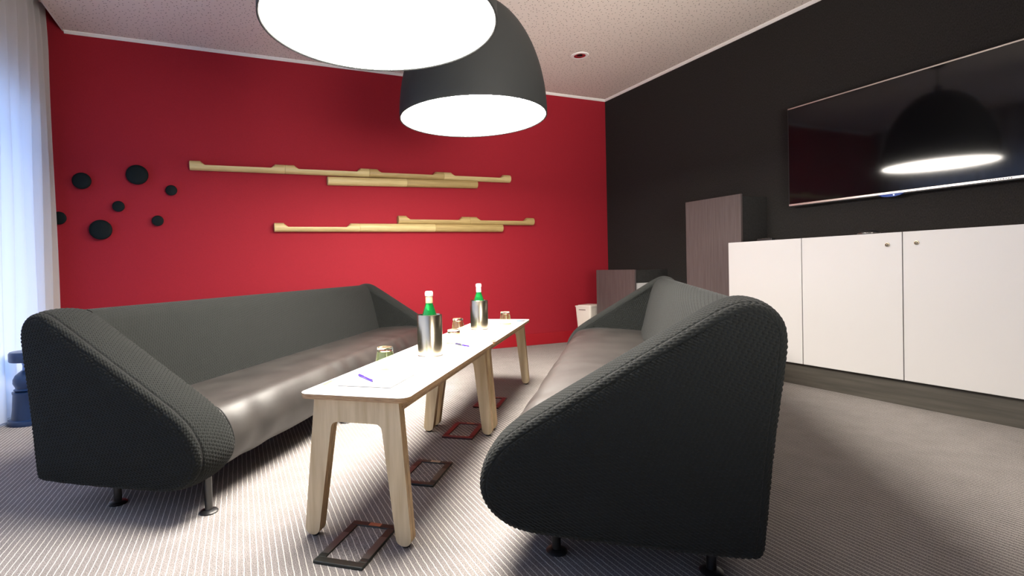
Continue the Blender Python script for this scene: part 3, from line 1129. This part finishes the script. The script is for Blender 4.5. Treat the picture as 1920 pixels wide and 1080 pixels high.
# tall and low dark cabinets towards the corner
t = empty('tall_cabinet', (3.81, 3.21, 0), 'tall dark cabinet with grey-brown veneer front beside the white sideboard', 'cabinet')
for q in (boxobj('carcass', 3.668, XR - 0.002, 2.945, 3.475, 0.0, 1.374, M['cab_dark'], bev=0.001),
          boxobj('front_panel', 3.645, 3.666, 2.935, 3.485, 0.0, 1.388, M['veneer'], bev=0.001)):
    local(q, t)
t = empty('low_cabinet', (3.745, 4.3, 0), 'low dark cabinet with grey-brown front in the corner behind the white bin', 'cabinet')
for q in (boxobj('upper_box', 3.552, XR - 0.002, 4.028, 4.60, 0.672, 0.797, M['cab_dark'], bev=0.001),
          boxobj('lower_box', 3.552, XR - 0.002, 4.028, 4.60, 0.0, 0.670, M['cab_white'], bev=0.001),
          boxobj('front_panel', 3.530, 3.551, 4.02, 4.61, 0.0, 0.802, M['veneer'], bev=0.001)):
    local(q, t)

# small devices on the sideboard
t = empty('speakerphone', (3.57, 1.985, ZT), 'small black domed device on the sideboard under the screen', 'device')
bm = BM()
lathe(bm, [(0, 0), (0.055, 0), (0.058, 0.008), (0.045, 0.022), (0.02, 0.031), (0, 0.033)], 40)
mesh_obj('dome', bm, M['black'], t, smooth=True)
bm = BM()
lathe(bm, [(0.0565, 0.0055), (0.0595, 0.008), (0.0565, 0.0105)], 40, closed=True)
mesh_obj('ring', bm, M['chrome'], t, smooth=True)
t = empty('remote_control', (3.56, 2.66, ZT), 'small black remote control lying on the sideboard beside the tall cabinet', 'remote')
boxobj('body', -0.02, 0.02, -0.06, 0.06, 0, 0.018, M['black'], t, bev=0.004)
for k in range(3):
    boxobj('button', -0.012, 0.012, -0.04 + k * 0.025, -0.025 + k * 0.025, 0.018, 0.020, M['hinge'], t)

# ------------------------------------------------------------------ wall screen
TX = 3.887
TY1, TY0, TZ0, TZ1 = 2.71, 1.365, 1.268, 2.009
t = empty('television', (XR - 0.03, (TY0 + TY1) / 2, TZ0), 'large black flat screen with thin silver bezel on the dark wall', 'television')
ps = [boxobj('housing', TX + 0.008, TX + 0.04, TY0 + 0.004, TY1 - 0.004, TZ0 - 0.007, TZ1 - 0.004, M['black'], bev=0.003),
      boxobj('wall_bracket', TX + 0.04, XR - 0.001, (TY0 + TY1) / 2 - 0.2, (TY0 + TY1) / 2 + 0.2, 1.5, 1.8, M['black']),
      boxobj('screen', TX + 0.002, TX + 0.008, TY0 + 0.004, TY1 - 0.004, TZ0 + 0.014, TZ1 - 0.008, M['screen'])]
for za, zb in ((TZ0, TZ0 + 0.015), (TZ1 - 0.009, TZ1)):
    bez = boxobj('bezel_strip', TX - 0.001, TX + 0.02, TY0, TY1, za, zb, M['silver_trim'], bev=0.002)
    bez['label'] = 'silver strip along the edge of the screen'
    ps.append(bez)
for ya in (TY0, TY1 - 0.004):
    ps.append(boxobj('side_edge', TX - 0.0005, TX + 0.02, ya, ya + 0.004, TZ0 + 0.015, TZ1 - 0.009, M['black']))
bm = BM()
prism(bm, [(-0.075, 0), (-0.05, -0.012), (-0.02, -0.018), (0.02, -0.018), (0.05, -0.012), (0.075, 0)], lambda a, b, x: (x, 2.03 + a, TZ0 + b), TX + 0.001, TX + 0.016)
ps.append(mesh_obj('sensor_bump', bm, M['bump_blue']))
bm = BM()
lathe(bm, [(0, -0.003), (0.003, -0.002), (0.003, 0.002), (0, 0.003)], 12, (TX - 0.0005, 2.013, TZ0 - 0.008))
ps.append(mesh_obj('standby_light', bm, M['led']))
bm = BM()
for k in range(6):        # faint brand print on the lower strip, too small to read in the photo
    box(bm, TX - 0.0016, TX - 0.0008, 2.052 - k * 0.0065, 2.056 - k * 0.0065, TZ0 + 0.005, TZ0 + 0.010)
for k in range(10):
    box(bm, TX - 0.0016, TX - 0.0008, 1.55 - k * 0.011, 1.557 - k * 0.011, TZ0 + 0.004, TZ0 + 0.010)
ps.append(mesh_obj('printed_marks', bm, M['black'], kind='stuff'))
for q in ps:
    local(q, t)

# ------------------------------------------------------------------ waste bin in the corner
t = empty('waste_bin', (3.528, 4.738, 0), 'white square waste bin with lid between the low cabinet and the red wall', 'bin', None, R(20))
bm = BM()
bw, bd = 0.130, 0.100
top = round_poly([(-bw, -bd), (bw, -bd), (bw, bd), (-bw, bd)], 0.022, 5)
bot = round_poly([(-bw + 0.028, -bd + 0.022), (bw - 0.028, -bd + 0.022), (bw - 0.028, bd - 0.022), (-bw + 0.028, bd - 0.022)], 0.022, 5)
A = [bm.verts.new((a, b, 0.0)) for a, b in bot]
B = [bm.verts.new((a, b, 0.405)) for a, b in top]
bm.faces.new(A[::-1])
bm.faces.new(B)
for i in range(len(A)):
    j = (i + 1) % len(A)
    bm.faces.new((A[i], A[j], B[j], B[i]))
autosmooth(mesh_obj('body', bm, M['bin'], t))
bm = BM()
prism(bm, round_poly([(-bw - 0.005, -bd - 0.005), (bw + 0.005, -bd - 0.005), (bw + 0.005, bd + 0.005), (-bw - 0.005, bd + 0.005)], 0.025, 5), lambda a, b, z: (a, b, z), 0.405, 0.418)
prism(bm, round_poly([(-bw + 0.018, -bd + 0.018), (bw - 0.018, -bd + 0.018), (bw - 0.018, bd - 0.018), (-bw + 0.018, bd - 0.018)], 0.02, 5), lambda a, b, z: (a, b, z), 0.418, 0.425)
mesh_obj('lid', bm, M['bin'], t)
boxobj('handle_slot', -bw - 0.0005, -bw + 0.008, -0.035, 0.05, 0.372, 0.379, M['bin_dark'], t)

# ------------------------------------------------------------------ turned side stool by the curtain
t = empty('turned_stool', (-1.155, 3.86, 0), 'dark blue turned column stool between the curtain and the left sofa', 'stool')


def turned(name, prof, mt):
    bm = BM()
    lathe(bm, prof, 48)
    autosmooth(mesh_obj(name, bm, mt, t), 35)


turned('base', [(0, 0), (0.112, 0), (0.114, 0.012), (0.108, 0.026), (0.094, 0.034), (0, 0.034)], M['navy'])
turned('column', [(0, 0.034), (0.094, 0.034), (0.088, 0.09), (0.084, 0.175), (0.087, 0.182), (0.087, 0.19), (0.07, 0.193), (0, 0.193)], M['navy'])
turned('ball', [(0, 0.193), (0.072, 0.194), (0.08, 0.202), (0.07, 0.21), (0.072, 0.218), (0.082, 0.24), (0.081, 0.262), (0.07, 0.285), (0.052, 0.302), (0.04, 0.312), (0, 0.314)], M['navy'])
turned('neck', [(0, 0.314), (0.036, 0.314), (0.034, 0.34), (0.04, 0.364), (0, 0.366)], M['navy_clear'])
turned('top', [(0, 0.366), (0.094, 0.366), (0.098, 0.372), (0.098, 0.415), (0.092, 0.424), (0, 0.426)], M['navy'])

# ------------------------------------------------------------------ round hooks on the red wall
dots = [(-1.103, 1.602, 0.064, 'upper left of the cluster, medium sized'),
        (-0.730, 1.666, 0.079, 'highest of the cluster, large'),
        (-0.493, 1.552, 0.043, 'rightmost of the cluster, small'),
        (-0.867, 1.411, 0.043, 'small, in the middle of the cluster'),
        (-1.258, 1.311, 0.050, 'farthest left, half behind the curtain edge'),
        (-0.988, 1.223, 0.078, 'lowest of the cluster, large'),
        (-0.597, 1.300, 0.043, 'small, lower right of the cluster')]
for x, z, r, wh in dots:
    t = empty('wall_hook', (x, YF, z), 'black round wooden wall hook on the red wall, ' + wh, 'wall hook', 'round black hooks on the red wall')
    t.rotation_euler = (R(90), 0, 0)
    d = 0.022 + r * 0.5
    bm = BM()
    lathe(bm, [(0, d - r * 0.34), (r * 0.72, d - r * 0.30), (r * 0.97, d - r * 0.20), (r, d - r * 0.13), (r * 0.96, d - r * 0.06), (r * 0.7, d - 0.004), (r * 0.35, d), (0, d + 0.0005)], 48)
    mesh_obj('knob', bm, M['matte_black'], t, smooth=True)
    bm = BM()
    lathe(bm, [(0, 0), (r * 0.36, 0), (r * 0.30, d - r * 0.3), (0, d - r * 0.3)], 32)
    mesh_obj('stem', bm, M['matte_black'], t, smooth=True)

# ------------------------------------------------------------------ bamboo rails on the red wall
RR = 0.040
SEG = 0.7535


def rail_seg(bm, scoop, r=RR, L_=SEG):
    """half-hollow rod along x; scooped pieces are cut down to a trough between their ends"""
    if scoop:
        xs = [0.0, 0.003, 0.08, 0.12, 0.635, 0.672, L_ - 0.003, L_ - 0.0008]
        cut = [0.94, 1, 1, 0.06, 0.06, 1, 1, 0.94]
        rad = [0.93, 1, 1, 1, 1, 1, 1, 0.99]
    else:
        xs = [0.0, 0.003, L_ - 0.003, L_ - 0.0008]
        cut = [1, 1, 1, 1]
        rad = [0.94, 1, 1, 0.985]
    n = 36
    rings = []
    for x, c, q in zip(xs, cut, rad):
        rings.append([bm.verts.new((x, r * q * math.sin(2 * math.pi * k / n), min(r * q * math.cos(2 * math.pi * k / n), c * r))) for k in range(n)])
    for A, B in zip(rings[:-1], rings[1:]):
        for k in range(n):
            bm.faces.new((A[k], A[(k + 1) % n], B[(k + 1) % n], B[k]))
    bm.faces.new(rings[0])
    bm.faces.new(rings[-1])
    bmesh.ops.recalc_face_normals(bm, faces=bm.faces)
    return bm


seg_mesh = {}


def rail(x0, z0, z1, pattern, label, crack=False):
    n = len(pattern)
    t = empty('wall_rail', (x0, YF - RR, z0), label, 'wall rail', 'bamboo rails on the red wall')
    t.rotation_euler = (0, -math.atan2(z1 - z0, n * SEG), 0)
    for i, ch in enumerate(pattern):
        mt = M['bamboo_tan'] if ch.isupper() else M['bamboo']
        key = ch
        if key not in seg_mesh:
            o = mesh_obj('rail_piece', rail_seg(BM(), ch.lower() == 's'), mt)
            seg_mesh[key] = autosmooth(o, 25).data
        else:
            o = link(bpy.data.objects.new('rail_piece', seg_mesh[key]))
        o.parent = t
        o.location = (i * SEG, 0, 0)
    if crack:
        bm = BM()
        a0, a1 = 0.08, 0.9
        P = []
        for k in range(21):
            q = k / 20
            ang = -0.35 + 1.0 * q          # elevation on the visible side of the rod
            P.append((SEG + 0.164 + 0.585 * q, -(RR + 0.0002) * math.cos(ang), (RR + 0.0002) * math.sin(ang)))
        tube(bm, P, 0.0022, 6)
        mesh_obj('crack', bm, M['crack'], t)
    return t


rail(-0.353, 1.764, 1.786, 'ssSs', 'longest bamboo rail with scooped notches, uppermost on the red wall')
rail(0.769, 1.684, 1.712, 'fF', 'plain round bamboo rail right below the uppermost scooped rail')
rail(0.297, 1.254, 1.266, 'sfF', 'bamboo rail with one scooped piece and a dark crack, lowest on the wall')
rail(1.428, 1.3375, 1.3395, 'SS', 'short scooped bamboo rail resting on the lowest cracked rail')
